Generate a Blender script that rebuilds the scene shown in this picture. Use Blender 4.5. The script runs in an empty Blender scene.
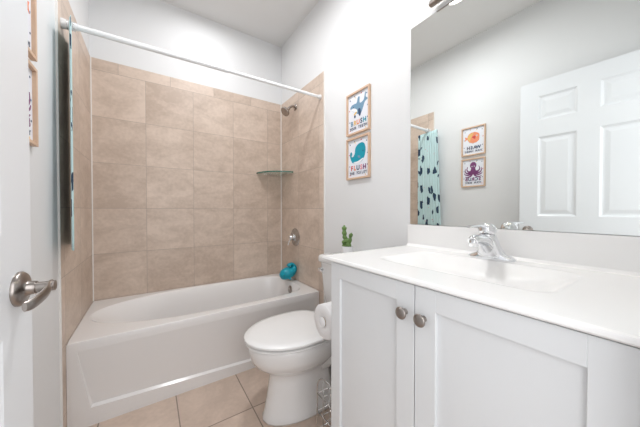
import bpy, bmesh, math, random
from mathutils import Vector, Matrix
PI = math.pi
sc = bpy.context.scene
COL = sc.collection
random.seed(7)

# ------------------------------------------------------------ camera
W = 1.524
cam_d = bpy.data.cameras.new('camera'); cam = bpy.data.objects.new('camera', cam_d); COL.objects.link(cam)
cam.location = (0.3537, -2.4822, 1.1207)
yaw, pitch = 0.5907, -0.0127
cam.rotation_euler = (PI/2 + pitch, 0, -yaw)
cam_d.sensor_width = 36; cam_d.lens = 253.48/640*36; cam_d.clip_start = 0.01
sc.camera = cam
# ------------------------------------------------------------ world, light, exposure
sc.view_settings.view_transform = 'Standard'; sc.view_settings.look = 'None'
sc.view_settings.gamma = 1; sc.view_settings.use_curve_mapping = False
sc.view_settings.exposure = 0.27
wd = bpy.data.worlds.new('world'); sc.world = wd; wd.use_nodes = True
wd.node_tree.nodes['Background'].inputs[0].default_value = (0.98, 0.985, 1.0, 1)
wd.node_tree.nodes['Background'].inputs[1].default_value = 0.95

def lamp(name, kind, loc, power, color, size=0.1, rot=(0, 0, 0), sy=None):
    l = bpy.data.lights.new(name, kind); l.energy = power; l.color = color
    if kind == 'AREA':
        l.size = size
        if sy: l.shape = 'RECTANGLE'; l.size_y = sy
    else: l.shadow_soft_size = size
    o = bpy.data.objects.new(name, l); o.location = loc; o.rotation_euler = rot; COL.objects.link(o); return o
# added soft fill from the hall side, through the open doorway
lamp('hall_fill', 'AREA', (0.55, -2.95, 1.5), 7.5, (.97, .98, 1), 0.8, (PI/2, 0, 0), 1.7)
# added room fill, placed at an invented ceiling dome out of view
lamp('ceiling_fill', 'AREA', (0.80, -1.26, 2.78), 11.5, (.98, .985, 1), 0.20, (0, 0, 0))
lamp('shower_fill', 'AREA', (0.76, -0.42, 2.815), 3.2, (.99, .99, 1), 0.16, (0, 0, 0))  # added fill above the tub, out of view, without a fixture
SHADES = [-1.80, -2.03, -2.26]
for yy in SHADES:
    lamp('vanity_light', 'POINT', (1.419, yy, 2.20), 0.45, (1, .95, .88), 0.022)

# ------------------------------------------------------------ materials
def mat(name, col=(.8, .8, .8), rough=.5, metal=0, **kw):
    m = bpy.data.materials.new(name); m.use_nodes = True
    b = m.node_tree.nodes['Principled BSDF']
    b.inputs['Base Color'].default_value = (*col, 1); b.inputs['Roughness'].default_value = rough
    b.inputs['Metallic'].default_value = metal
    for k, v in kw.items():
        b.inputs[k.replace('_', ' ')].default_value = v
    return m

def noise_mat(name, c1, c2, scale=8, rough=.5, metal=0, bump=0, bscale=60, detail=4, **kw):
    m = mat(name, c1, rough, metal, **kw); nt = m.node_tree; N = nt.nodes; L = nt.links
    b = N['Principled BSDF']; tc = N.new('ShaderNodeTexCoord')
    n = N.new('ShaderNodeTexNoise'); n.inputs['Scale'].default_value = scale; n.inputs['Detail'].default_value = detail
    L.new(tc.outputs['Object'], n.inputs['Vector'])
    mx = N.new('ShaderNodeMix'); mx.data_type = 'RGBA'
    mx.inputs[6].default_value = (*c1, 1); mx.inputs[7].default_value = (*c2, 1)
    L.new(n.outputs['Fac'], mx.inputs[0]); L.new(mx.outputs[2], b.inputs['Base Color'])
    if bump:
        n2 = N.new('ShaderNodeTexNoise'); n2.inputs['Scale'].default_value = bscale
        L.new(tc.outputs['Object'], n2.inputs['Vector'])
        bp = N.new('ShaderNodeBump'); bp.inputs['Strength'].default_value = bump; bp.inputs['Distance'].default_value = .002
        L.new(n2.outputs['Fac'], bp.inputs['Height']); L.new(bp.outputs['Normal'], b.inputs['Normal'])
    return m

def tile_mat(name, ua, va, u0, v0, pu, pv, c1, c2, grout, gw=.003, rough=.4, toprow=None, streak=(2.6, 2.6, 5), strip=None):
    """ua/va: axis index of the object coordinates; joints at u0+k*pu and v0+k*pv"""
    m = mat(name, c1, rough); nt = m.node_tree; N = nt.nodes; L = nt.links
    b = N['Principled BSDF']; tc = N.new('ShaderNodeTexCoord'); sx = N.new('ShaderNodeSeparateXYZ')
    L.new(tc.outputs['Object'], sx.inputs[0])
    def M(op, a, c=None, d=None):
        n = N.new('ShaderNodeMath'); n.operation = op
        for i, v in enumerate((a, c, d)):
            if v is None: continue
            if isinstance(v, (int, float)): n.inputs[i].default_value = v
            else: L.new(v, n.inputs[i])
        return n.outputs[0]
    u = sx.outputs[ua]; v = sx.outputs[va]
    if toprow:
        u = M('ADD', u, M('MULTIPLY', M('GREATER_THAN', v, toprow), pu/2))
    su = M('DIVIDE', M('SUBTRACT', u, u0), pu); sv = M('DIVIDE', M('SUBTRACT', v, v0), pv)
    def edge(s, p):
        f = M('FRACT', s); e = M('MINIMUM', f, M('SUBTRACT', 1.0, f)); return M('MULTIPLY', e, p)
    e = M('MINIMUM', edge(su, pu), edge(sv, pv))
    if strip is not None:   # joint of the bullnose strip
        e = M('MINIMUM', e, M('ABSOLUTE', M('SUBTRACT', u, strip)))
    g = M('LESS_THAN', e, gw/2)
    cv = N.new('ShaderNodeCombineXYZ'); L.new(M('FLOOR', su), cv.inputs[0]); L.new(M('FLOOR', sv), cv.inputs[1])
    wn = N.new('ShaderNodeTexWhiteNoise'); wn.noise_dimensions = '2D'; L.new(cv.outputs[0], wn.inputs['Vector'])
    mp = N.new('ShaderNodeMapping'); mp.inputs['Scale'].default_value = streak
    L.new(tc.outputs['Object'], mp.inputs[0])
    va_ = N.new('ShaderNodeVectorMath'); va_.operation = 'ADD'; L.new(mp.outputs[0], va_.inputs[0])
    vs = N.new('ShaderNodeVectorMath'); vs.operation = 'SCALE'; vs.inputs['Scale'].default_value = 5
    L.new(wn.outputs['Color'], vs.inputs[0]); L.new(vs.outputs[0], va_.inputs[1])
    n1 = N.new('ShaderNodeTexNoise'); n1.inputs['Scale'].default_value = 1.6; n1.inputs['Detail'].default_value = 8
    n1.inputs['Roughness'].default_value = .65; n1.inputs['Distortion'].default_value = .6
    L.new(va_.outputs[0], n1.inputs['Vector'])
    n2 = N.new('ShaderNodeTexNoise'); n2.inputs['Scale'].default_value = 45; n2.inputs['Detail'].default_value = 3
    L.new(tc.outputs['Object'], n2.inputs['Vector'])
    f = M('ADD', M('ADD', M('MULTIPLY', M('SUBTRACT', n1.outputs['Fac'], .5), 2.6), M('MULTIPLY', M('SUBTRACT', n2.outputs['Fac'], .5), .9)),
          M('ADD', .5, M('MULTIPLY', M('SUBTRACT', wn.outputs['Value'], .5), .5)))
    mx = N.new('ShaderNodeMix'); mx.data_type = 'RGBA'; mx.clamp_factor = True
    mx.inputs[6].default_value = (*c1, 1); mx.inputs[7].default_value = (*c2, 1); L.new(f, mx.inputs[0])
    mg = N.new('ShaderNodeMix'); mg.data_type = 'RGBA'; mg.inputs[7].default_value = (*grout, 1)
    L.new(g, mg.inputs[0]); L.new(mx.outputs[2], mg.inputs[6]); L.new(mg.outputs[2], b.inputs['Base Color'])
    bp = N.new('ShaderNodeBump'); bp.inputs['Strength'].default_value = .35; bp.inputs['Distance'].default_value = .002
    L.new(M('ADD', M('MULTIPLY', n2.outputs['Fac'], .15), M('SUBTRACT', 1.0, g)), bp.inputs['Height'])
    L.new(bp.outputs['Normal'], b.inputs['Normal'])
    return m

T1 = (.680, .560, .470); T2 = (.500, .392, .316); TG = (.40, .325, .275)
M_ = {}
M_['wall'] = noise_mat('wall_paint', (.790, .797, .802), (.770, .778, .784), 1.5, .7, bump=.12, bscale=160)
M_['ceil'] = noise_mat('ceiling_paint', (.78, .78, .775), (.76, .76, .755), 2, .9, bump=.25, bscale=120)
M_['tile_b'] = tile_mat('tile_back', 0, 2, .331, .455, .3435, .34, T1, T2, TG, toprow=2.155)
M_['tile_s'] = tile_mat('tile_side', 1, 2, -.382, .455, .35, .34, T1, T2, TG, streak=(2.6, 2.6, 5))
M_['floor'] = tile_mat('floor_tile', 0, 1, .476, -1.084, .355, .355, (.66, .525, .435), (.53, .415, .34), (.25, .195, .155), gw=.006, rough=.35, streak=(3, 3, 3))
M_['caulk'] = mat('white_caulk', (.82, .80, .77), .5)
M_['trimw'] = mat('white_trim_paint', (.80, .81, .82), .35)
M_['door'] = noise_mat('door_paint', (.80, .82, .84), (.78, .80, .825), 3, .3)
M_['cab'] = noise_mat('cabinet_paint', (.775, .792, .805), (.76, .777, .79), 3, .35)
M_['marble'] = noise_mat('cultured_marble', (.93, .925, .915), (.91, .905, .90), 3, .22, Coat_Weight=.15)
M_['porc'] = noise_mat('porcelain', (.83, .825, .82), (.81, .805, .80), 2, .08, Coat_Weight=.5)
M_['seat'] = mat('seat_plastic', (.84, .835, .83), .2)
M_['tub'] = noise_mat('tub_enamel', (.82, .80, .79), (.80, .78, .77), 2, .15, Coat_Weight=.3)
M_['chrome'] = mat('chrome', (.82, .83, .85), .06, 1)
M_['nickel'] = noise_mat('brushed_nickel', (.38, .345, .32), (.31, .28, .26), 30, .28, 1)
M_['bronze'] = mat('dark_chrome', (.38, .34, .31), .18, 1)
M_['satin'] = mat('satin_chrome', (.50, .49, .48), .12, 1)
M_['mirror'] = mat('mirror_silver', (.90, .925, .91), .0, 1)
M_['medge'] = mat('mirror_edge', (.16, .18, .17), .3, .5)
M_['rod'] = mat('rod_enamel', (.84, .85, .86), .2)
M_['glass'] = mat('green_glass', (.86, .95, .92), .03, 0, Transmission_Weight=.85, IOR=1.5)
M_['glassedge'] = mat('glass_edge', (.06, .20, .15), .1, 0, Transmission_Weight=.3)
M_['wood'] = noise_mat('frame_wood', (.70, .50, .36), (.62, .43, .30), 14, .5)
M_['wood2'] = noise_mat('frame_oak', (.52, .37, .24), (.42, .29, .18), 14, .5)
M_['paper'] = mat('print_paper', (.80, .82, .88), .6)
M_['teal'] = noise_mat('teal_rubber', (.0, .28, .40), (.0, .35, .45), 20, .35)
M_['green'] = noise_mat('succulent_green', (.07, .15, .03), (.20, .33, .10), 60, .5)
M_['pot'] = mat('white_ceramic', (.85, .85, .86), .25)
M_['soil'] = mat('soil', (.08, .05, .03), .9)
M_['tp'] = noise_mat('toilet_paper', (.86, .85, .85), (.82, .81, .81), 30, .9, bump=.3, bscale=200)
M_['card'] = mat('cardboard', (.45, .33, .22), .8)
M_['wire'] = mat('grey_wire', (.55, .54, .53), .25, 1)
M_['black'] = mat('gap_shade_and_eye', (.05, .05, .05), .6)  # flat black: painted shade under the toilet lid, also the whale's eyes
M_['shade'] = mat('lit_shade_glass', (.9, .88, .82), .4, 0, Emission_Color=(1, .93, .82, 1), Emission_Strength=1.4)
M_['dome'] = mat('fill_dome_glass', (.9, .9, .88), .4, 0, Emission_Color=(1, .97, .93, 1), Emission_Strength=3)  # glow of the added ceiling dome

def flat(name, c): 
    if name not in M_: M_[name] = mat('ink_' + name, c, .6)
    return M_[name]

# shower curtain cloth: pale aqua with navy whales and pink flecks
def curtain_mat():
    m = mat('curtain_cloth', (.42, .70, .72), .8); nt = m.node_tree; N = nt.nodes; L = nt.links
    b = N['Principled BSDF']; tc = N.new('ShaderNodeTexCoord')
    v = N.new('ShaderNodeTexVoronoi'); v.inputs['Scale'].default_value = 7.5; v.inputs['Randomness'].default_value = .85
    n = N.new('ShaderNodeTexNoise'); n.inputs['Scale'].default_value = 12
    mixv = N.new('ShaderNodeMix'); mixv.data_type = 'VECTOR'; mixv.inputs[0].default_value = .10
    L.new(tc.outputs['UV'], n.inputs['Vector']); L.new(tc.outputs['UV'], mixv.inputs[4]); L.new(n.outputs['Color'], mixv.inputs[5])
    L.new(mixv.outputs[1], v.inputs['Vector'])
    lt = N.new('ShaderNodeMath'); lt.operation = 'LESS_THAN'; lt.inputs[1].default_value = .31; L.new(v.outputs['Distance'], lt.inputs[0])
    v2 = N.new('ShaderNodeTexVoronoi'); v2.inputs['Scale'].default_value = 14; L.new(tc.outputs['UV'], v2.inputs['Vector'])
    l2 = N.new('ShaderNodeMath'); l2.operation = 'LESS_THAN'; l2.inputs[1].default_value = .11; L.new(v2.outputs['Distance'], l2.inputs[0])
    a = N.new('ShaderNodeMix'); a.data_type = 'RGBA'; a.inputs[6].default_value = (.56, .76, .78, 1); a.inputs[7].default_value = (.65, .25, .32, 1)
    L.new(l2.outputs[0], a.inputs[0])
    c = N.new('ShaderNodeMix'); c.data_type = 'RGBA'; c.inputs[7].default_value = (.018, .05, .10, 1)
    L.new(lt.outputs[0], c.inputs[0]); L.new(a.outputs[2], c.inputs[6]); L.new(c.outputs[2], b.inputs['Base Color'])
    return m
M_['curtain'] = curtain_mat()

# ------------------------------------------------------------ mesh helpers
def obj(name, bm, mats, parent=None, smooth=False, bevel=0, seg=2, auto=None):
    me = bpy.data.meshes.new(name)
    bmesh.ops.recalc_face_normals(bm, faces=bm.faces)
    bm.to_mesh(me); bm.free()
    for m in (mats if isinstance(mats, (list, tuple)) else [mats]): me.materials.append(m)
    if smooth or auto:
        for p in me.polygons: p.use_smooth = True
    if auto: me.set_sharp_from_angle(angle=math.radians(auto))
    o = bpy.data.objects.new(name, me); COL.objects.link(o)
    if parent: o.parent = parent
    if bevel:
        md = o.modifiers.new('bevel', 'BEVEL'); md.width = bevel; md.segments = seg; md.limit_method = 'ANGLE'; md.angle_limit = .6
    return o
def empty(name, loc, label, cat, group=None, rz=0):
    o = bpy.data.objects.new(name, None); o.empty_display_size = .05; COL.objects.link(o)
    o.location = loc; o.rotation_euler = (0, 0, rz); return tag(o, label, cat, group)
def tag(o, label, cat, group=None):
    o['label'] = label; o['category'] = cat
    if group: o['group'] = group
    return o
def struct(name, bm, m, parent=None, **k):
    o = obj(name, bm, m, parent, **k)
    if not parent: o['kind'] = 'structure'
    return o
def box(bm, x0, x1, y0, y1, z0, z1, mi=0):
    vs = [bm.verts.new(c) for c in ((x0, y0, z0), (x1, y0, z0), (x1, y1, z0), (x0, y1, z0), (x0, y0, z1), (x1, y0, z1), (x1, y1, z1), (x0, y1, z1))]
    for q in ((0, 3, 2, 1), (4, 5, 6, 7), (0, 1, 5, 4), (1, 2, 6, 5), (2, 3, 7, 6), (3, 0, 4, 7)):
        f = bm.faces.new([vs[i] for i in q]); f.material_index = mi
    return vs
def bx(*a): bm = bmesh.new(); box(bm, *a); return bm
def loft(bm, rings, cap0=True, cap1=True, closed=True, mi=0):
    R = [[bm.verts.new(p) for p in r] for r in rings]; n = len(R[0])
    for a, b in zip(R, R[1:]):
        for i in range(n if closed else n-1):
            j = (i+1) % n; f = bm.faces.new((a[i], a[j], b[j], b[i])); f.material_index = mi
    if cap0: bm.faces.new(R[0][::-1]).material_index = mi
    if cap1: bm.faces.new(R[-1]).material_index = mi
    return R
def frame_of(d):
    d = Vector(d).normalized(); a = Vector((0, 0, 1)) if abs(d.z) < .9 else Vector((1, 0, 0))
    s = d.cross(a).normalized(); return s, s.cross(d).normalized()
def circ(c, ax, r, n=24, ry=None):
    s, t = frame_of(ax); c = Vector(c); ry = ry or r
    return [c + s*(r*math.cos(2*PI*i/n)) + t*(ry*math.sin(2*PI*i/n)) for i in range(n)]
def lathe(bm, c, ax, prof, n=28, mi=0):   # prof: (distance along axis, radius)
    c = Vector(c); a = Vector(ax).normalized()
    loft(bm, [circ(c + a*d, a, max(r, 1e-4), n) for d, r in prof], mi=mi)
def catmull(P, k=6):
    P = [Vector(p) for p in P]; Q = [P[0]*2-P[1]] + P + [P[-1]*2-P[-2]]; out = []
    for i in range(1, len(Q)-2):
        for j in range(k):
            t = j/k; a, b, c, d = Q[i-1:i+3]
            out.append(.5*((2*b)+(c-a)*t+(2*a-5*b+4*c-d)*t*t+(3*b-a-3*c+d)*t**3))
    return out + [P[-1]]
def tube(bm, P, r, n=12, closed=False, mi=0):
    P = [Vector(p) for p in P]; m = len(P); rr = r if isinstance(r, (list, tuple)) else [r]*m
    rings = []; s_prev = None
    for i, p in enumerate(P):
        d = (P[(i+1) % m]-P[i-1]) if closed else (P[min(i+1, m-1)]-P[max(i-1, 0)])
        d.normalize()
        if s_prev is None: s, t = frame_of(d)
        else:
            s = s_prev - d*s_prev.dot(d); s.normalize(); t = s.cross(d)
        s_prev = s
        rings.append([p + s*(rr[i]*math.cos(2*PI*k/n)) + t*(rr[i]*math.sin(2*PI*k/n)) for k in range(n)])
    if closed:
        R = [[bm.verts.new(q) for q in r_] for r_ in rings]
        for a in range(m):
            A, B = R[a], R[(a+1) % m]
            for i in range(n): bm.faces.new((A[i], A[(i+1) % n], B[(i+1) % n], B[i])).material_index = mi
    else: loft(bm, rings, mi=mi)

# ------------------------------------------------------------ room shell
ZC = 2.8484; YF = -2.475
struct('floor', bx(-.1, W+.1, -3.7, .1, -.05, 0), M_['floor'])
struct('ceiling', bx(-.1, W+.1, YF-.125, .1, ZC, ZC+.05), M_['ceil'])
struct('wall_back', bx(-.1, W+.1, 0, .1, 0, ZC), M_['wall'])
struct('wall_left', bx(-.1, -.006, YF, 0, 0, ZC), M_['wall'])
struct('wall_right', bx(W, W+.1, YF, 0, 0, ZC), M_['wall'])
bm = bmesh.new()
box(bm, -.1, .065, YF-.125, YF, 0, ZC); box(bm, .90, W+.1, YF-.125, YF, 0, ZC); box(bm, .065, .90, YF-.125, YF, 2.155, ZC)
struct('wall_front', bm, M_['wall'])
# tile surround of the tub (1 cm slabs with a 5 cm bullnose edge)
ZT = 2.239
struct('wall_tiled_back', bx(0, W, -.006, 0, 0, ZT), M_['tile_b'])
struct('wall_tiled_left', bx(-.006, .0005, -.802, -.006, 0, ZT), M_['tile_s'], bevel=.002)
struct('wall_tiled_right', bx(W-.006, W, -.802, -.006, 0, ZT), M_['tile_s'], bevel=.002)
n = 1
for b in ((.0005, .006, -.0125, -.006, .452, ZT), (W-.0125, W-.006, -.0125, -.006, .452, ZT),
          (-.006, .0015, -.811, -.802, 0, ZT), (W-.008, W, -.811, -.802, 0, ZT)):
    struct('trim_%d' % n, bx(*b), M_['caulk']); n += 1
# door casing
bm = bmesh.new(); box(bm, .005, .065, YF, YF+.012, 0, 2.21); box(bm, .90, .94, YF, YF+.012, 0, 2.21); box(bm, .065, .90, YF, YF+.012, 2.155, 2.21)
struct('trim_%d' % n, bm, M_['trimw'], bevel=.003)
struct('baseboard_left', bx(-.006, .006, YF+.013, -.812, 0, .09), M_['trimw'], bevel=.004)
struct('baseboard_right', bx(W-.012, W, -1.645, -.812, 0, .09), M_['trimw'], bevel=.004)

# ------------------------------------------------------------ six-panel door standing open at the left wall
DW, DH, DT = .78, 2.13, .036
fe = Vector((.133, -1.656)); dd = Vector((-.058, -.9983)).normalized(); nn = Vector((-dd.y, dd.x))
xs = [0, .114, .334, .446, .666, DW]; zs = [.008, .22, .88, 1.075, 1.70, 1.83, 2.02, 2.14]
bm = bmesh.new()
def P3(s, z, d): q = fe + dd*s + nn*(-d); return (q.x, q.y, z)
for side in (0, 1):
    off = 0 if side == 0 else DT; sg = 1 if side == 0 else -1
    for i in range(5):
        for j in range(7):
            x0, x1, z0, z1 = xs[i], xs[i+1], zs[j], zs[j+1]
            if i in (1, 3) and j in (1, 3, 5):
                rg = []
                for ins, dep in ((0, 0), (.006, .004), (.014, .0095), (.024, .010), (.046, .004), (.052, .0035)):
                    rg.append([P3(a, c, off + sg*dep) for a, c in ((x0+ins, z0+ins), (x1-ins, z0+ins), (x1-ins, z1-ins), (x0+ins, z1-ins))])
                loft(bm, rg, cap0=False)
            else:
                bm.faces.new([bm.verts.new(P3(a, c, off)) for a, c in ((x0, z0), (x1, z0), (x1, z1), (x0, z1))])
for a, b in (((0, zs[0]), (0, zs[-1])), ((DW, zs[0]), (DW, zs[-1])), ((0, zs[0]), (DW, zs[0])), ((0, zs[-1]), (DW, zs[-1]))):
    bm.faces.new([bm.verts.new(p) for p in (P3(*a, 0), P3(*b, 0), P3(*b, DT), P3(*a, DT))])
bmesh.ops.remove_doubles(bm, verts=bm.verts, dist=1e-5)
door = struct('door_1', bm, M_['door'])
def handle(sg):
    c = fe + dd*.056; base = Vector((c.x, c.y, .96)); nv = Vector((nn.x, nn.y, 0))*sg
    if sg < 0: base += nv*DT
    bm = bmesh.new(); lathe(bm, base, nv, [(0, .035), (.004, .035), (.009, .031), (.011, .022), (.013, .016), (.015, .0145), (.026, .013)], 32)
    h = obj('door_handle', bm, M_['nickel'], door, auto=40); h['label'] = 'brushed nickel door handle'
    d3 = Vector((dd.x, dd.y, 0)); tip = .046
    bm = bmesh.new(); tube(bm, [base+nv*.026, base+nv*(tip+.008)], [.0105, .0105], 20)
    # flat curved lever
    P = catmull([base+nv*tip-d3*.010, base+nv*tip+d3*.004, base+nv*(tip+.004)+d3*.030+Vector((0, 0, -.004)), base+nv*(tip+.002)+d3*.055+Vector((0, 0, -.010)), base+nv*(tip-.001)+d3*.078+Vector((0, 0, -.014)), base+nv*(tip-.007)+d3*.090+Vector((0, 0, -.015))], 6)
    rings = []
    for i, p in enumerate(P):
        t = i/(len(P)-1); hz = .0115*(1-t)+.0085*t + .002*math.sin(PI*t); th = .0050*(1-t)+.0035*t
        dz = 0
        rings.append([p + nv*(th*math.cos(2*PI*k/16)) + Vector((0, 0, dz+hz*math.sin(2*PI*k/16))) for k in range(16)])
    loft(bm, rings)
    obj('lever', bm, M_['nickel'], h, auto=50)
handle(1); handle(-1)
bm = bmesh.new()
for z in (.25, 1.10, 1.92): lathe(bm, P3(DW+.004, z, -.004), (0, 0, 1), [(0, .006), (.09, .006)], 12)
obj('hinge', bm, M_['nickel'], door)

# ------------------------------------------------------------ bathtub
HT = .45; TX0, TX1, TY0, TY1 = .0015, W-.0075, -.735, -.0075
tub = empty('bathtub', (W/2, -.37, 0), 'white alcove bathtub between the tiled walls', 'bathtub')
def tl(p): return (p[0]-W/2, p[1]+.37, p[2])
bm = bmesh.new()
cx0, cy0 = .79, -.345
ths = [2*PI*i/112 for i in range(112)]
outer_c = [(TX0, TY0), (TX1, TY0), (TX1, TY1), (TX0, TY1)]
for c in outer_c:   # replace the nearest angle with the exact corner direction
    a = math.atan2(c[1]-cy0, c[0]-cx0) % (2*PI); k = min(range(112), key=lambda i: abs(ths[i]-a)); ths[k] = a
def ray_rect(th, x0, x1, y0, y1, cx, cy):
    c, s = math.cos(th), math.sin(th); t = 1e9
    if c > 1e-9: t = min(t, (x1-cx)/c)
    if c < -1e-9: t = min(t, (x0-cx)/c)
    if s > 1e-9: t = min(t, (y1-cy)/s)
    if s < -1e-9: t = min(t, (y0-cy)/s)
    return cx+c*t, cy+s*t
def sup(th, xl, xr, yb, yt, nl, nr):     # superellipse with its own left / right exponent, by direction
    cx, cy = cx0, (yb+yt)/2; c, s = math.cos(th), math.sin(th)
    a = (xr-cx) if c > 0 else (cx-xl); n_ = nr if c > 0 else nl; b_ = (yt-yb)/2
    r = (abs(c/a)**n_ + abs(s/b_)**n_)**(-1/n_); return cx+c*r, cy+s*r
rings = []
def rr(ins, z): return [tl((*ray_rect(t, TX0+ins*.2, TX1-ins*.2, TY0+ins, TY1-ins*.2, cx0, cy0), z)) for t in ths]
rings += [rr(0, HT-.03), rr(0, HT-.006), rr(.0015, HT-.0015), rr(.006, HT), rr(.012, HT)]
for xl, xr, yb, yt, z, nl, nr in (
        (.028, 1.456, -.676, -.024, HT, 2.2, 5), (.032, 1.454, -.672, -.028, HT, 2.2, 5), (.040, 1.449, -.664, -.036, HT-.004, 2.2, 5), (.050, 1.446, -.656, -.041, HT-.013, 2.2, 5),
        (.125, 1.435, -.627, -.058, HT-.055, 2.3, 5), (.21, 1.425, -.612, -.072, HT-.13, 2.5, 5),
        (.29, 1.412, -.60, -.085, HT-.22, 3, 5), (.35, 1.39, -.585, -.10, HT-.29, 3.2, 5),
        (.42, 1.34, -.55, -.135, HT-.33, 3.5, 5), (.55, 1.2, -.45, -.235, HT-.337, 3, 3)):
    rings.append([tl((*sup(t, xl, xr, yb, yt, nl, nr), z)) for t in ths])
loft(bm, rings, cap0=False)
# apron with its slanting recessed panel, ends and back skirt
def q(*ps): bm.faces.new([bm.verts.new(tl(p)) for p in ps])
Y0 = TY0; zt = HT-.03
a = [(.040, Y0, .40), (W-.040, Y0, .40), (W-.09, Y0, .035), (.09, Y0, .094)]           # border opening
i_ = [(.041, Y0+.0002, .399), (W-.041, Y0+.0002, .399), (W-.095, Y0+.015, .045), (.096, Y0+.015, .104)]
o_ = [(TX0, Y0, zt), (TX1, Y0, zt), (TX1, Y0, 0), (TX0, Y0, 0)]
for k in range(4):
    l = (k+1) % 4; q(o_[k], o_[l], a[l], a[k]); q(a[k], a[l], i_[l], i_[k])
q(*i_)
q((TX0, Y0, 0), (TX0, Y0, zt), (TX0, TY1, zt), (TX0, TY1, 0)); q((TX1, Y0, 0), (TX1, Y0, zt), (TX1, TY1, zt), (TX1, TY1, 0))
q((TX0, TY1, 0), (TX1, TY1, 0), (TX1, TY1, zt), (TX0, TY1, zt))
bmesh.ops.remove_doubles(bm, verts=bm.verts, dist=1e-5)
o = obj('basin', bm, M_['tub'], tub, auto=28)
bm = bmesh.new(); lathe(bm, tl((1.4325, -.375, .385)), (-1, 0, .12), [(0, .034), (.006, .034), (.011, .028), (.012, .012), (.016, .010)], 28)
obj('overflow_plate', bm, M_['nickel'], tub, auto=40)
bm = bmesh.new(); lathe(bm, tl((1.20, -.345, HT-.338)), (0, 0, 1), [(0, .035), (.003, .035), (.005, .028), (.012, .02), (.016, .001)], 28)
obj('drain', bm, M_['chrome'], tub, auto=40)

# ------------------------------------------------------------ shower fittings on the right tiled wall
XW = W-.006
s = empty('wall_shower', (XW, -.325, 2.085), 'dark chrome shower head on a bent arm high on the tile', 'shower head')
bm = bmesh.new(); lathe(bm, (0, 0, .022), (-1, 0, 0), [(0, .026), (.003, .032), (.009, .026), (.012, .013)], 24); obj('wall_flange', bm, M_['bronze'], s, auto=40)
bm = bmesh.new(); tube(bm, catmull([(-.004, 0, .022), (-.03, 0, .024), (-.055, 0, .012), (-.072, 0, -.008)], 6), .0105, 14); obj('arm', bm, M_['bronze'], s, smooth=True)
bm = bmesh.new(); lathe(bm, (-.068, 0, -.004), (-.70, -.10, -.66), [(0, .010), (.006, .015), (.016, .015), (.020, .012), (.028, .020), (.052, .042), (.066, .045), (.071, .041), (.072, .002)], 28)
obj('spray_head', bm, M_['bronze'], s, auto=40)
s = empty('shower_valve', (XW, -.318, .862), 'chrome shower valve with lever handle and round plate on the tile', 'tap')
bm = bmesh.new(); lathe(bm, (0, 0, 0), (-1, 0, 0), [(0, .086), (.003, .086), (.008, .078), (.012, .05), (.018, .034), (.034, .028)], 40); obj('escutcheon', bm, M_['satin'], s, auto=50)
bm = bmesh.new(); lathe(bm, (-.028, 0, 0), (-1, 0, 0), [(0, .022), (.02, .024), (.034, .02), (.040, .008)], 24)
tube(bm, catmull([(-.05, 0, -.01), (-.058, .018, -.04), (-.064, .026, -.075)], 5), [.011]*6+[.009]*5, 14); obj('lever', bm, M_['chrome'], s, auto=50)
s = empty('tub_spout', (XW, -.31, .545), 'chrome tub spout under the blue whale cover', 'tap')
bm = bmesh.new(); tube(bm, [(0, 0, 0), (-.04, 0, 0), (-.05, 0, -.002)], [.022, .020, .017], 20); obj('pipe', bm, M_['chrome'], s, auto=50)
bm = bmesh.new(); lathe(bm, (0, 0, 0), (-1, 0, 0), [(0, .032), (.006, .03), (.008, .022)], 24); obj('wall_flange', bm, M_['chrome'], s, auto=40)
# whale shaped soft spout cover
s = empty('whale_spout_cover', (XW-.015, -.325, .462), 'teal whale-shaped rubber cover pushed over the tub spout', 'spout cover')
bm = bmesh.new()
prof = [(-.148, .040, .004, .006), (-.145, .041, .024, .026), (-.132, .045, .038, .040), (-.105, .056, .056, .055), (-.075, .064, .060, .057), (-.042, .074, .058, .054),
        (-.018, .090, .050, .044), (-.008, .108, .042, .032), (-.008, .124, .034, .025), (-.016, .138, .028, .020), (-.032, .147, .026, .016), (-.050, .145, .032, .013), (-.064, .135, .038, .010), (-.071, .125, .030, .004)]
P = [Vector((p[0], 0, p[1])) for p in prof]; rings = []
for i, (x, z, ry, rz) in enumerate(prof):
    d = (P[min(i+1, len(P)-1)]-P[max(i-1, 0)]).normalized(); t = Vector((-d.z, 0, d.x))
    rings.append([P[i] + Vector((0, ry*math.cos(2*PI*k/20), 0)) + t*(rz*math.sin(2*PI*k/20)) for k in range(20)])
loft(bm, rings); o = obj('body', bm, M_['teal'], s, smooth=True)
md = o.modifiers.new('s', 'SUBSURF'); md.levels = md.render_levels = 1
for sy in (-1, 1):
    bm = bmesh.new()
    loft(bm, [[Vector((x, sy*y, z)) for x, y, z in ((-.10, .040, .040), (-.075, .042, .036), (-.075, .040, .046), (-.10, .038, .050))],
              [Vector((x, sy*y, z)) for x, y, z in ((-.085, .064, .018), (-.06, .066, .016), (-.06, .066, .021), (-.085, .064, .024))]])
    obj('flipper', bm, M_['teal'], s, bevel=.003)
    bm = bmesh.new(); bmesh.ops.create_uvsphere(bm, u_segments=12, v_segments=8, radius=.0045, matrix=Matrix.Translation((-.128, sy*.040, .058)))
    obj('eye', bm, M_['black'], s, smooth=True)
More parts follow.
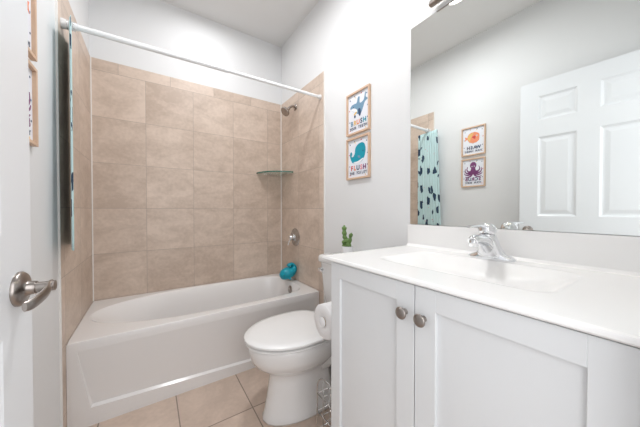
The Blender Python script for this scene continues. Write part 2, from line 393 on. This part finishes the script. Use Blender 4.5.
# corner glass shelf
s = empty('corner_shelf', (XW, -.006, 1.488), 'green-edged quarter-round glass shelf in the tiled corner', 'shelf')
bm = bmesh.new(); A = [(0, 0)] + [(-.272*math.cos(t*PI/2/24), -.272*math.sin(t*PI/2/24)) for t in range(25)]
loft(bm, [[(x*.998-.001, y*.998-.001, 0) for x, y in A], [(x-.001, y-.001, .001) for x, y in A], [(x-.001, y-.001, .011) for x, y in A], [(x*.998-.001, y*.998-.001, .012) for x, y in A]])
for f in bm.faces: f.material_index = 1 if abs(f.normal.z) < .5 else 0
bm.normal_update()
for f in bm.faces: f.material_index = 1 if abs(f.normal.z) < .5 else 0
obj('glass_plate', bm, [M_['glass'], M_['glassedge']], s)
for loc, ax in (((-.19, 0, .004), (0, -1, 0)), ((0, -.19, .004), (-1, 0, 0))):
    bm = bmesh.new(); lathe(bm, loc, ax, [(0, .011), (.018, .011), (.021, .007)], 16); obj('shelf_clip', bm, M_['chrome'], s, auto=40)

# ------------------------------------------------------------ curtain rod and curtain gathered at the left wall
a_, b_ = Vector((.001, -.742, 2.035)), Vector((W-.006, -.752, 2.046))
s = empty('curtain_rod', a_, 'white tension curtain rod spanning the tub opening', 'curtain rod')
dv = b_-a_; L_ = dv.length; du = dv.normalized()
bm = bmesh.new(); lathe(bm, (0, 0, 0), du, [(.02, .0145), (L_*.52, .0145), (L_*.52+.001, .0118), (L_-.015, .0118)], 20); obj('pole', bm, M_['rod'], s, auto=40)
bm = bmesh.new(); lathe(bm, (0, 0, 0), du, [(0, .024), (.006, .024), (.045, .0175), (.06, .0165)], 24); obj('end_cap', bm, M_['rod'], s, auto=40)
bm = bmesh.new(); lathe(bm, tuple(dv), -du, [(0, .019), (.006, .019), (.02, .014)], 24); obj('end_cap', bm, M_['rod'], s, auto=40)
s = empty('shower_curtain', (.03, -.82, .95), 'pale aqua shower curtain with navy whales gathered flat against the left wall', 'shower curtain')
bm = bmesh.new(); uvl = bm.loops.layers.uv.new('UV')
p0 = Vector((.0080, -.605)); p1 = Vector((.0680, -.932)); dr = (p1-p0); nrm = Vector((-dr.y, dr.x)).normalized(); NU, NV = 120, 30
z0, z1 = .94, 2.012
grid = []
for j in range(NV+1):
    row = []; v = j/NV
    for i in range(NU+1):
        u = i/NU; am = .0040*(.75+.25*math.sin(u*9+v*2)); wv = am*math.sin(u*2*PI*8.5+.5*math.sin(v*4))
        spread = 1-.16*v
        pt = p0 + dr*(u*spread) + nrm*wv
        row.append(bm.verts.new((pt.x-.03, pt.y+.82, (z0+(z1-z0)*v)-.95)))
    grid.append(row)
for j in range(NV):
    for i in range(NU):
        f = bm.faces.new((grid[j][i], grid[j][i+1], grid[j+1][i+1], grid[j+1][i]))
        for lp, (a, b) in zip(f.loops, ((i, j), (i+1, j), (i+1, j+1), (i, j+1))): lp[uvl].uv = (a/NU*.62, b/NV*1.07)
o = obj('cloth', bm, M_['curtain'], s, smooth=True)
md = o.modifiers.new('t', 'SOLIDIFY'); md.thickness = .0012
for k in range(4):
    bm = bmesh.new(); xx = .024+.008*k
    tube(bm, [(xx-.03, -.743+.82+.021*math.cos(t*PI/10), 2.033-.95+.021*math.sin(t*PI/10)) for t in range(20)], .0018, 8, closed=True)
    obj('ring', bm, M_['chrome'], s, smooth=True)

# ------------------------------------------------------------ toilet
TYC = -1.205
t = empty('toilet', (1.15, TYC, 0), 'white two-piece toilet with closed lid between tub and vanity', 'toilet')
def egg(xf, xb, hw, z, n_=40, ef=2.0, eb=2.6, wx=None):
    wx = wx if wx is not None else xf+(xb-xf)*.54; pts = []
    for k in range(n_):
        th = 2*PI*k/n_; c, s_ = math.cos(th), math.sin(th)
        a = (wx-xf) if c < 0 else (xb-wx); e = ef if c < 0 else eb
        r = (abs(c/a)**e+abs(s_/hw)**e)**(-1/e); pts.append((wx+c*r-1.15, s_*r, z))
    return pts
bm = bmesh.new()
loft(bm, [egg(.846, 1.30, .124, 0, eb=4), egg(.844, 1.30, .126, .010, eb=4), egg(.854, 1.29, .118, .028, eb=4), egg(.872, 1.25, .107, .12, eb=4), egg(.884, 1.235, .102, .20, eb=4),
          egg(.884, 1.24, .103, .235, eb=3), egg(.868, 1.25, .116, .258, eb=3), egg(.832, 1.26, .146, .282), egg(.800, 1.265, .170, .312), egg(.781, 1.27, .185, .350), egg(.772, 1.28, .192, .385),
          egg(.770, 1.285, .194, .405), egg(.773, 1.285, .192, .416), egg(.785, 1.275, .182, .421)], )
# deck that carries the tank, and the trapway at the back
def rrect(x0, x1, hw, z, r=.03, n_=5):
    pts = []
    for cx_, cy_, a0 in ((x1-r, hw-r, 0), (x0+r, hw-r, 90), (x0+r, -hw+r, 180), (x1-r, -hw+r, 270)):
        for k in range(n_): aa = math.radians(a0+90*k/(n_-1)); pts.append((cx_+r*math.cos(aa)-1.15, cy_+r*math.sin(aa), z))
    return pts
loft(bm, [rrect(1.19, 1.485, .085, .25), rrect(1.17, 1.495, .115, .33), rrect(1.16, 1.50, .15, .375), rrect(1.16, 1.50, .16, .40), rrect(1.16, 1.50, .158, .424), rrect(1.17, 1.49, .15, .43)])
for sy in (-1, 1):
    tube(bm, catmull([(.02, sy*.055, .24), (.10, sy*.085, .27), (.17, sy*.088, .22), (.185, sy*.085, .12), (.16, sy*.08, .03)], 6), .05, 18)
obj('bowl', bm, M_['porc'], t, smooth=True)
bm = bmesh.new()
loft(bm, [egg(.762, 1.245, .196, .422, eb=3.2), egg(.757, 1.25, .200, .425, eb=3.2), egg(.757, 1.25, .200, .431, eb=3.2), egg(.763, 1.245, .195, .434, eb=3.2)])
obj('seat', bm, M_['seat'], t, auto=40)
bm = bmesh.new()
loft(bm, [egg(.777, 1.23, .182, .434, eb=3.2), egg(.777, 1.23, .182, .442, eb=3.2)]); obj('lid_gap_shade', bm, M_['black'], t)  # black slab standing in for the shade between seat and lid
bm = bmesh.new()
loft(bm, [egg(.758, 1.25, .199, .442, eb=3.4), egg(.752, 1.255, .205, .445, eb=3.4), egg(.752, 1.255, .205, .453, eb=3.4), egg(.759, 1.25, .199, .459, eb=3.4), egg(.79, 1.23, .175, .4635, eb=3.2), egg(.88, 1.15, .09, .466, eb=3)])
obj('lid', bm, M_['seat'], t, auto=40)
for sy in (-1, 1):
    bm = bmesh.new(); lathe(bm, (.115, sy*.07, .43), (0, 0, 1), [(0, .016), (.022, .016), (.028, .010)], 16); obj('seat_hinge', bm, M_['seat'], t, auto=40)
bm = bmesh.new()
loft(bm, [rrect(1.365, 1.495, .130, .430), rrect(1.352, 1.50, .145, .45), rrect(1.335, 1.505, .162, .58), rrect(1.322, 1.508, .172, .74), rrect(1.32, 1.508, .173, .771)])
obj('tank', bm, M_['porc'], t, auto=50)
bm = bmesh.new()
loft(bm, [rrect(1.312, 1.512, .180, .771), rrect(1.306, 1.514, .185, .777), rrect(1.307, 1.514, .184, .806), rrect(1.312, 1.512, .180, .815), rrect(1.325, 1.505, .168, .819)])
obj('tank_lid', bm, M_['porc'], t, auto=50)
bm = bmesh.new(); lathe(bm, (1.324-1.15, .145, .722), (-1, 0, 0), [(0, .018), (.008, .017), (.018, .010), (.026, .010)], 18)
tube(bm, catmull([(1.300-1.15, .145, .722), (1.296-1.15, .118, .718), (1.297-1.15, .085, .710)], 5), [.0075]*6+[.006]*5, 12); obj('flush_lever', bm, M_['chrome'], t, auto=50)
for sy in (-1, 1):
    bm = bmesh.new(); lathe(bm, (1.10-1.15, sy*.112, .006), (0, 0, 1), [(0, .013), (.008, .013), (.016, .007)], 16); obj('bolt_cap', bm, M_['porc'], t, auto=40)

# cactus on the tank lid
s = empty('potted_cactus', (1.42, -1.212, .8195), 'small green cactus in a white pot on the toilet tank lid', 'plant')
bm = bmesh.new(); lathe(bm, (0, 0, 0), (0, 0, 1), [(0, .028), (.002, .030), (.066, .037), (.068, .037), (.068, .033), (.058, .031)], 28); obj('pot', bm, M_['pot'], s, auto=40)
bm = bmesh.new(); lathe(bm, (0, 0, .054), (0, 0, 1), [(0, .0305), (.006, .030), (.009, .015)], 20); obj('soil', bm, M_['soil'], s, smooth=True)
def stem(P, R, lobes):
    bm = bmesh.new(); P = catmull(P, 8); m = len(P); rings = []
    for i, p in enumerate(P):
        tt = i/(m-1); r = R*(.62+.38*abs(math.sin(PI*tt*lobes)))*(1 if tt < .93 else .45)
        rings.append([p + Vector((r*(1+.18*math.cos(6*a))*math.cos(a), r*(1+.18*math.cos(6*a))*math.sin(a), 0)) for a in [2*PI*k/24 for k in range(24)]])
    loft(bm, rings); obj('stem', bm, M_['green'], s, smooth=True)
stem([(.0, .008, .055), (.0, .018, .10), (-.003, .027, .145), (0, .032, .203)], .015, 5)
stem([(0, -.004, .055), (0, -.006, .085), (0, -.004, .120)], .020, 2)
stem([(0, -.014, .055), (-.002, -.024, .09), (-.004, -.034, .125), (-.004, -.044, .158)], .0115, 3)
stem([(.014, .016, .055), (.016, .022, .08), (.018, .02, .10)], .012, 2)
stem([(-.014, .010, .055), (-.016, .014, .08), (-.016, .012, .110)], .014, 2)
stem([(-.010, -.018, .055), (-.014, -.022, .075), (-.014, -.022, .095)], .012, 1)

# ------------------------------------------------------------ vanity
CZ0, CZ1 = .9175, .933
v = empty('vanity_cabinet', (1.24, -2.055, 0), 'white two-door shaker vanity cabinet beside the toilet', 'cabinet')
def V(x0, x1, y0, y1, z0, z1): return bx(x0-1.24, x1-1.24, y0+2.055, y1+2.055, z0, z1)
bm = bmesh.new()
for q_ in ((.975, 1.523, -1.670, -1.652, 0, CZ0), (.975, 1.523, -2.46, -2.442, 0, CZ0), (.975, .993, -2.442, -1.670, .10, CZ0), (.993, 1.523, -2.442, -1.670, .10, .116), (1.05, 1.062, -2.442, -1.670, 0, .10), (1.511, 1.523, -2.442, -1.670, .116, CZ0)):
    box(bm, q_[0]-1.24, q_[1]-1.24, q_[2]+2.055, q_[3]+2.055, q_[4], q_[5])
obj('body', bm, M_['cab'], v, bevel=.0015)
def shaker(y0, y1, z0, z1, sL, sR, rt, rb, knoby):
    bm = bmesh.new(); xf, xb = .957-1.24, .9745-1.24; A = lambda y: y+2.055
    # stiles full height, rails between, panel set back
    for (a, b, c, d, f) in ((y1-sL, y1, z0, z1, 0), (y0, y0+sR, z0, z1, 0), (y0+sR, y1-sL, z1-rt, z1, .0), (y0+sR, y1-sL, z0, z0+rb, .0)):
        box(bm, xf+f, xb, A(a), A(b), c, d)
    o = obj('door', bm, M_['cab'], v, bevel=.0008, seg=1)
    obj('door_panel', bx(xf+.009, xb-.002, A(y0+sR), A(y1-sL), z0+rb, z1-rt), M_['cab'], o)
    k = bmesh.new(); lathe(k, (xf, A(knoby), .832), (-1, 0, 0), [(0, .0085), (.003, .0075), (.010, .006), (.015, .008), (.018, .0165), (.0215, .0175), (.0245, .0155), (.0262, .009), (.0267, .001)], 28)
    ob = obj('knob', k, M_['nickel'], o, auto=50); ob['label'] = 'round brushed nickel knob'
shaker(-2.0485, -1.664, .112, .9145, .055, .060, .057, .06, -2.020)
shaker(-2.438, -2.0515, .112, .9145, .060, .056, .057, .06, -2.079)
# countertop with its moulded basin and backsplash
bm = bmesh.new(); CX0, CX1, CY0, CY1 = .948, 1.5235, -2.462, -1.612
bcx, bcy = 1.245, -2.04; N_ = 120; ths = [2*PI*i/N_ for i in range(N_)]
for c in ((CX0, CY0), (CX1, CY0), (CX1, CY1), (CX0, CY1)):
    a = math.atan2(c[1]-bcy, c[0]-bcx) % (2*PI); k = min(range(N_), key=lambda i: abs(ths[i]-a)); ths[k] = a
def cr(ins, z, insR=0): return [(*ray_rect(q_, CX0+ins, CX1-insR, CY0+insR, CY1-ins, bcx, bcy), z) for q_ in ths]
def bs(hx, hy, z, e=9, ox=0): 
    out = []
    for q_ in ths:
        c, s_ = math.cos(q_), math.sin(q_); r = (abs(c/hx)**e+abs(s_/hy)**e)**(-1/e); out.append((bcx+ox+c*r, bcy+s_*r, z))
    return out
loft(bm, [cr(.004, CZ0), cr(0, CZ0+.004), cr(0, CZ1-.006), cr(.002, CZ1-.002), cr(.006, CZ1), cr(.010, CZ1), bs(.166, .270, CZ1),
          bs(.158, .262, CZ1), bs(.1555, .2595, CZ1-.001), bs(.151, .254, CZ1-.003), bs(.140, .240, CZ1-.009, 8), bs(.115, .206, CZ1-.026, 6), bs(.09, .168, CZ1-.042, 5), bs(.06, .115, CZ1-.052, 4), bs(.024, .024, CZ1-.056, 2)], cap0=False)
ct = tag(obj('countertop', bm, M_['marble'], auto=35), 'glossy white countertop with moulded rectangular sink on the vanity', 'countertop')
obj('backsplash', bx(1.504, 1.5235, CY0, CY1, CZ1-.001, 1.045), M_['marble'], ct, bevel=.002)
bm = bmesh.new(); loft(bm, [[(1.5045, CY0, CZ1-.001), (1.5045, CY0, CZ1+.012), (1.499, CY0, CZ1+.004), (1.492, CY0, CZ1-.001)], [(1.5045, CY1, CZ1-.001), (1.5045, CY1, CZ1+.012), (1.499, CY1, CZ1+.004), (1.492, CY1, CZ1-.001)]])
obj('cove_joint', bm, M_['marble'], ct, auto=60)
bm = bmesh.new(); lathe(bm, (bcx, bcy, CZ1-.057), (0, 0, 1), [(0, .027), (.003, .027), (.005, .022), (.006, .016), (.010, .014), (.011, .001)], 24); obj('sink_drain', bm, M_['chrome'], ct, auto=40)
# faucet
f = empty('faucet', (1.452, -2.037, CZ1), 'chrome single-lever faucet on the countertop behind the sink', 'faucet')
bm = bmesh.new()
def ov(hx, hy, z, e=2.6, ox=0): 
    out = []
    for k in range(40):
        c, s_ = math.cos(2*PI*k/40), math.sin(2*PI*k/40); r = (abs(c/hx)**e+abs(s_/hy)**e)**(-1/e); out.append((ox+c*r, s_*r, z))
    return out
loft(bm, [ov(.027, .083, 0), ov(.028, .084, .004), ov(.027, .081, .009), ov(.027, .070, .014), ov(.028, .050, .022, ox=-.003), ov(.030, .041, .036, ox=-.008), ov(.030, .035, .055, ox=-.016), ov(.029, .031, .075, ox=-.024), ov(.028, .028, .094, 2, -.032), ov(.0265, .0265, .098, 2, -.033)])
obj('base', bm, M_['chrome'], f, auto=60)
bm = bmesh.new(); sp = catmull([(.0, 0, .034), (-.035, 0, .060), (-.075, 0, .078), (-.125, 0, .083), (-.146, 0, .078)], 6); rings = []
for i, p in enumerate(sp):
    tt = i/(len(sp)-1); d = (sp[min(i+1, len(sp)-1)]-sp[max(i-1, 0)]).normalized(); up = Vector((-d.z, 0, d.x)); hy = .028-.011*tt; hz = .030-.017*tt
    rings.append([p+Vector((0, hy*math.cos(2*PI*k/24), 0))+up*(hz*math.sin(2*PI*k/24)) for k in range(24)])
loft(bm, rings); lathe(bm, (-.138, 0, .080), (-.12, 0, -1), [(0, .0145), (.020, .0145), (.023, .012)], 24)
obj('spout', bm, M_['chrome'], f, auto=50)
bm = bmesh.new(); loft(bm, [ov(.0265, .0265, .099, 2, -.033), ov(.030, .030, .104, 2, -.034), ov(.030, .030, .116, 2, -.035), ov(.026, .026, .129, 2, -.036), ov(.016, .016, .137, 2, -.037), ov(.002, .002, .140, 2, -.037)])
lv = catmull([(-.035, 0, .122), (-.07, 0, .129), (-.12, 0, .131), (-.178, 0, .130)], 6); rings = []
for i, p in enumerate(lv):
    tt = i/(len(lv)-1); hy = .013-.003*tt+.002*math.sin(PI*tt); hz = .009*(1-tt)+.0035*tt
    rings.append([p+Vector((0, hy*math.cos(2*PI*k/20), hz*math.sin(2*PI*k/20))) for k in range(20)])
loft(bm, rings); obj('lever', bm, M_['chrome'], f, auto=50)
# mirror
bm = bmesh.new(); box(bm, 1.518, W-.0005, -2.463, -1.619, 1.047, 2.087); bm.normal_update()
for fc in bm.faces: fc.material_index = 0 if fc.normal.x < -.5 else 1
o = tag(obj('wall_mirror', bm, [M_['mirror'], M_['medge']]), 'large frameless mirror above the vanity backsplash', 'mirror')
# vanity light
vl = empty('vanity_light', (W, -2.03, 2.12), 'brushed nickel three-shade bar light above the mirror', 'wall light')
bm = bmesh.new(); tube(bm, [(-.030, .287, 0), (-.030, .280, 0), (-.030, -.280, 0), (-.030, -.287, 0)], [.010, .016, .016, .010], 20); obj('bar', bm, M_['nickel'], vl, auto=50)
bm = bmesh.new(); lathe(bm, (-.0005, 0, .02), (-1, 0, 0), [(0, .06), (.012, .06), (.02, .05)], 32); obj('wall_plate', bm, M_['nickel'], vl, auto=50)
for yy in SHADES:
    y_ = yy+2.03
    bm = bmesh.new(); tube(bm, catmull([(-.03, y_, .010), (-.034, y_, .10), (-.042, y_, .178), (-.075, y_, .196), (-.102, y_, .185), (-.105, y_, .166)], 5), .006, 12); a = obj('arm', bm, M_['nickel'], vl, smooth=True)
    bm = bmesh.new(); loft(bm, [circ((-.105, y_, z), (0, 0, 1), r, 28) for z, r in ((.165, .010), (.160, .024), (.145, .036), (.10, .044), (.058, .049), (.058, .046), (.10, .041), (.143, .033), (.157, .010))])
    obj('lamp_shade', bm, M_['shade'], vl, auto=60)
# invented ceiling dome, out of view, added to go with the room fill
cl = empty('fill_dome_lamp', (.80, -1.26, ZC), 'added round white dome lamp, out of view on the ceiling above the toilet', 'ceiling light')
bm = bmesh.new(); lathe(bm, (0, 0, 0), (0, 0, -1), [(0, .125), (.014, .125), (.018, .115)], 36); obj('base', bm, M_['rod'], cl, auto=50)
bm = bmesh.new(); lathe(bm, (0, 0, -.016), (0, 0, -1), [(0, .118), (.02, .108), (.035, .08), (.043, .03), (.044, .001)], 36); obj('dome', bm, M_['dome'], cl, smooth=True)

# ------------------------------------------------------------ toilet roll on the vanity side, wire stand on the floor
s = empty('toilet_roll_holder', (1.03, -1.652, .634), 'chrome roll holder fixed to the side of the vanity', 'roll holder')
bm = bmesh.new(); lathe(bm, (.075, 0, 0), (0, 1, 0), [(0, .020), (.005, .020), (.009, .010)], 20)
tube(bm, catmull([(.075, .004, 0), (.075, .05, 0), (.070, .071, 0), (.055, .075, 0), (-.045, .075, 0)], 5), .005, 12); obj('arm', bm, M_['chrome'], s, auto=50)
bm = bmesh.new(); lathe(bm, (.056, .075, 0), (-1, 0, 0), [(0, .008), (.002, .0163), (.110, .0163), (.112, .021), (.115, .021), (.117, .015)], 24); obj('roller', bm, M_['pot'], s, auto=50)
s = empty('toilet_roll', (1.03, -1.577, .634), 'white toilet paper roll hanging at the side of the vanity', 'toilet paper')
bm = bmesh.new(); n_ = 44
loft(bm, [circ((x, 0, 0), (1, 0, 0), r, n_) for x, r in ((-.05, .019), (-.053, .022), (-.053, .071), (-.050, .0743), (.050, .0743), (.053, .071), (.053, .022), (.05, .019))], cap0=False, cap1=False)
obj('paper', bm, M_['tp'], s, auto=50)
bm = bmesh.new(); loft(bm, [circ((x, 0, 0), (1, 0, 0), r, 28) for x, r in ((-.054, .0185), (.054, .0185), (.054, .0165), (-.054, .0165))] + [circ((-.054, 0, 0), (1, 0, 0), .0185, 28)], cap0=False, cap1=False)
obj('core', bm, M_['card'], s, auto=50)
s = empty('wire_stand', (1.105, -1.540, 0), 'grey wire rack standing on the floor between toilet and vanity', 'rack')
def arch(x, hw=.075, h=.335, r=.0032):
    P = [(x, hw, 0)]+[(x, hw, h*k/4) for k in (1, 2, 3)]+[(x, hw*math.cos(a), .262+(h-.262)*math.sin(a)) for a in [PI*k/14 for k in range(15)]]+[(x, -hw, h*k/4) for k in (3, 2, 1)]+[(x, -hw, .0)]
    bm = bmesh.new(); tube(bm, P, r, 8); return bm
for x in (-.085, .085): obj('arch_frame', arch(x), M_['wire'], s, smooth=True)
for z in (.06, .15, .235):
    bm = bmesh.new()
    P = [(-.085, .075, z), (.085, .075, z), (.085, -.075, z), (-.085, -.075, z)]
    for a, b in zip(P, P[1:]+P[:1]): tube(bm, [a, b], .0026, 8)
    for k in range(1, 4): yq = -.075+.0375*k; tube(bm, [(-.085, yq, z), (.085, yq, z)], .0018, 6)
    obj('shelf_wires', bm, M_['wire'], s, smooth=True)
bm = bmesh.new()
for k in (-1, 1): tube(bm, [(-.085, .025*k, .06), (-.085, .025*k, .335-.004)], .0024, 8)
obj('upright', bm, M_['wire'], s, smooth=True)

# ------------------------------------------------------------ framed prints
def poly(bm, pts, y0, y1, mi):
    a = [bm.verts.new((x, y0, z)) for x, z in pts]; b = [bm.verts.new((x, y1, z)) for x, z in pts]; m = len(pts)
    for f_ in (bm.faces.new(a), bm.faces.new(b[::-1])): f_.material_index = mi
    for i in range(m): bm.faces.new((a[i], a[(i+1) % m], b[(i+1) % m], b[i])).material_index = mi
def smooth_poly(pts, k=5):
    P = [Vector((x, z, 0)) for x, z in pts]; m = len(P); out = []
    for i in range(m):
        a, b, c, d = P[i-1], P[i], P[(i+1) % m], P[(i+2) % m]
        for j in range(k):
            t_ = j/k; q_ = .5*((2*b)+(c-a)*t_+(2*a-5*b+4*c-d)*t_*t_+(3*b-a-3*c+d)*t_**3); out.append((q_.x, q_.y))
    return out
def ell(cx, cz, rx, rz, n_=20, rot=0):
    return [(cx+rx*math.cos(a)*math.cos(rot)-rz*math.sin(a)*math.sin(rot), cz+rx*math.cos(a)*math.sin(rot)+rz*math.sin(a)*math.cos(rot)) for a in [2*PI*k/n_ for k in range(n_)]]
INK = {'navy': (.03, .07, .15), 'blue': (.17, .31, .44), 'teal': (.33, .60, .58), 'orange': (.80, .25, .10), 'red': (.65, .08, .08), 'pink': (.80, .30, .35),
       'yellow': (.85, .55, .12), 'purple': (.20, .05, .17), 'white': (.85, .87, .9), 'coral': (.85, .30, .16), 'gold': (.80, .52, .18), 'grey': (.10, .10, .13)}
IN = list(INK); MI = {k: i for i, k in enumerate(IN)}; INKM = [flat(k, INK[k]) for k in IN]
def lettering(root, word, cz, size, step, cols, bold):
    bm = bmesh.new(); n_ = len(word)
    for i, ch in enumerate(word):
        if ch == ' ': continue
        cu = bpy.data.curves.new('t', 'FONT'); cu.body = ch; cu.size = size; cu.align_x = 'CENTER'; cu.extrude = .0003; cu.offset = size*bold*.7; cu.resolution_u = 3
        to = bpy.data.objects.new('t', cu); COL.objects.link(to); dg = bpy.context.evaluated_depsgraph_get()
        me = bpy.data.meshes.new_from_object(to.evaluated_get(dg)); bpy.data.objects.remove(to)
        me.transform(Matrix.Translation(((i-(n_-1)/2)*step, -.0075, cz)) @ Matrix.Rotation(PI/2, 4, 'X'))
        k0 = len(bm.faces); bm.from_mesh(me); bm.faces.ensure_lookup_table()
        for fc in bm.faces[k0:]: fc.material_index = MI[cols[i % len(cols)]]
        bpy.data.meshes.remove(me)
    obj('lettering', bm, INKM, root)
def picture(x, yc, z0, z1, side, label, art, w1, w2, cols, wood, group):
    h = (z1-z0); w = .226; rz = -PI/2 if side == 'R' else PI/2
    r = empty('framed_print', (x, yc, (z0+z1)/2), label, 'picture', group, rz)
    bm = bmesh.new(); t_ = .0125; hw, hh = w/2, h/2
    for p in ((-hw, hw, -.018, -.001, hh-t_, hh), (-hw, hw, -.018, -.001, -hh, -hh+t_), (-hw, -hw+t_, -.018, -.001, -hh+t_, hh-t_), (hw-t_, hw, -.018, -.001, -hh+t_, hh-t_)): box(bm, *p)
    obj('frame', bm, wood, r, bevel=.0015)
    bm = bx(-hw+t_, hw-t_, -.006, -.002, -hh+t_, hh-t_, len(IN))
    ds = [(-.08, .10, 'navy'), (-.035, .115, 'navy'), (.03, .117, 'red'), (.08, .10, 'navy'), (-.088, .03, 'red'), (.088, .02, 'blue'), (-.085, -.05, 'navy'), (.088, -.055, 'navy'), (-.08, -.11, 'red'), (.07, -.118, 'yellow'), (-.03, .105, 'yellow')]
    for a, b, c in ds: poly(bm, ell(a, b, .0042, .0042, 10), -.0068, -.0058, MI[c])
    obj('paper', bm, INKM+[M_['paper']], r)
    bm = bmesh.new(); art(bm); obj('artwork', bm, INKM, r)
    lettering(r, w1, -.080, .044, .0310, cols, .05); lettering(r, w2, -.109, .025, .0170, ['navy', 'grey'], .04)
L0, L1, L2, L3 = (-.0070, -.0058), (-.0076, -.0066), (-.0082, -.0072), (-.0088, -.0080)
def shark(bm):
    body = smooth_poly([(-.080, .046), (-.066, .062), (-.036, .066), (-.016, .066), (-.002, .100), (.012, .098), (.014, .060), (.034, .056), (.054, .068), (.066, .108), (.073, .106), (.071, .078), (.086, .066), (.084, .058), (.062, .048), (.048, .020), (.030, -.010), (.012, -.020), (-.010, -.008), (-.030, .006), (-.060, .022)])
    poly(bm, body, *L0, MI['blue'])
    poly(bm, smooth_poly([(-.072, .036), (-.045, .038), (-.015, .022), (-.010, .002), (-.034, .010), (-.058, .022)]), *L1, MI['white'])
    poly(bm, smooth_poly([(.0, .016), (.020, .018), (.026, -.016), (.012, -.030)]), *L2, MI['navy'])
    poly(bm, ell(-.048, .046, .004, .004, 10), *L2, MI['navy'])
    poly(bm, ell(-.028, -.002, .018, .005, 12, .5), *L2, MI['yellow']); poly(bm, ell(-.032, -.022, .008, .010, 12), *L2, MI['navy'])
def whale(bm):
    body = smooth_poly([(-.082, .020), (-.078, .045), (-.066, .048), (-.060, .034), (-.066, .018), (-.050, .014), (-.034, .034), (-.026, .070), (.0, .092), (.040, .096), (.064, .076), (.070, .034), (.052, -.012), (.018, -.032), (-.030, -.034), (-.062, -.022)])
    poly(bm, body, *L0, MI['teal'])
    poly(bm, smooth_poly([(-.045, -.026), (.0, -.022), (.045, -.008), (.05, -.014), (.015, -.033), (-.03, -.034)]), *L1, MI['white'])
    poly(bm, ell(.048, .040, .004, .005, 10), *L2, MI['navy']); poly(bm, ell(.010, .006, .015, .008, 12, -.5), *L2, MI['blue'])
def puffer(bm):
    poly(bm, smooth_poly([(-.055, .030), (-.050, .066), (-.01, .086), (.04, .076), (.058, .034), (.036, -.008), (-.01, -.020), (-.048, -.004)]), *L0, MI['coral'])
    poly(bm, smooth_poly([(.0, .08), (.04, .07), (.054, .034), (.034, .0), (.022, .035)]), *L1, MI['gold'])
    poly(bm, smooth_poly([(.052, .034), (.082, .052), (.076, .032), (.084, .010)]), *L0, MI['coral'])
    poly(bm, smooth_poly([(-.018, .05), (.012, .040), (-.016, .018)]), *L2, MI['red'])
    poly(bm, ell(-.032, .048, .0075, .0075, 12), *L2, MI['white']); poly(bm, ell(-.033, .048, .004, .004, 10), *L3, MI['navy'])
    for k in range(9):
        a = .6+k*.6; cx, cz = .052*math.cos(a), .032+.050*math.sin(a)
        poly(bm, [(cx-.004, cz-.003), (cx+.004, cz-.003), (cx+.010*math.cos(a), cz+.010*math.sin(a))], *L1, MI['orange'])
def octopus(bm):
    poly(bm, ell(0, .072, .030, .034, 24), *L0, MI['purple'])
    poly(bm, smooth_poly([(-.014, .05), (.014, .05), (.026, .012), (.018, -.006), (-.018, -.006), (-.026, .012)]), *L1, MI['purple'])
    for sg in (-1, 1):
        for P in ([(.012, .01), (.045, .012), (.060, .034), (.052, .062)], [(.014, .0), (.055, -.004), (.076, .016), (.074, .044)], [(.012, -.006), (.045, -.022), (.074, -.016), (.084, .0)], [(.006, -.006), (.024, -.034), (.056, -.044), (.078, -.036)]):
            C = catmull([(sg*a, b, 0) for a, b in P], 5); m = len(C); Lf, Rt = [], []
            for i, c in enumerate(C):
                d = (C[min(i+1, m-1)]-C[max(i-1, 0)]).normalized(); w = .0075*(1-i/(m-1))+.0022; Lf.append((c.x-d.y*w, c.y+d.x*w)); Rt.append((c.x+d.y*w, c.y-d.x*w))
            poly(bm, Lf+Rt[::-1], *L0, MI['purple'])
        poly(bm, ell(sg*.011, .062, .005, .006, 12), *L2, MI['white']); poly(bm, ell(sg*.011, .061, .0025, .003, 10), *L3, MI['navy'])
RC = ['blue', 'gold', 'orange', 'navy', 'teal', 'coral']; RC2 = ['red', 'coral', 'navy', 'pink', 'purple', 'orange']
picture(W, -1.2065, 1.637, 1.922, 'R', 'wood-framed blue shark print, upper of two beside the mirror', shark, 'BRUSH', 'YOUR TEETH', RC, M_['wood'], 'sea animal prints')
picture(W, -1.2065, 1.332, 1.615, 'R', 'wood-framed teal whale print, lower of two beside the mirror', whale, 'FLUSH', 'THE TOILET', RC2, M_['wood'], 'sea animal prints')
picture(-.006, -1.2275, 1.669, 1.954, 'L', 'wood-framed orange puffer fish print, upper of two on the door side wall', puffer, 'WASH', 'YOUR HANDS', ['navy', 'grey'], M_['wood'], 'sea animal prints')
picture(-.006, -1.2275, 1.355, 1.639, 'L', 'wood-framed purple octopus print, lower of two on the door side wall', octopus, 'SCRUB', 'YOUR BODY', ['purple', 'navy'], M_['wood'], 'sea animal prints')
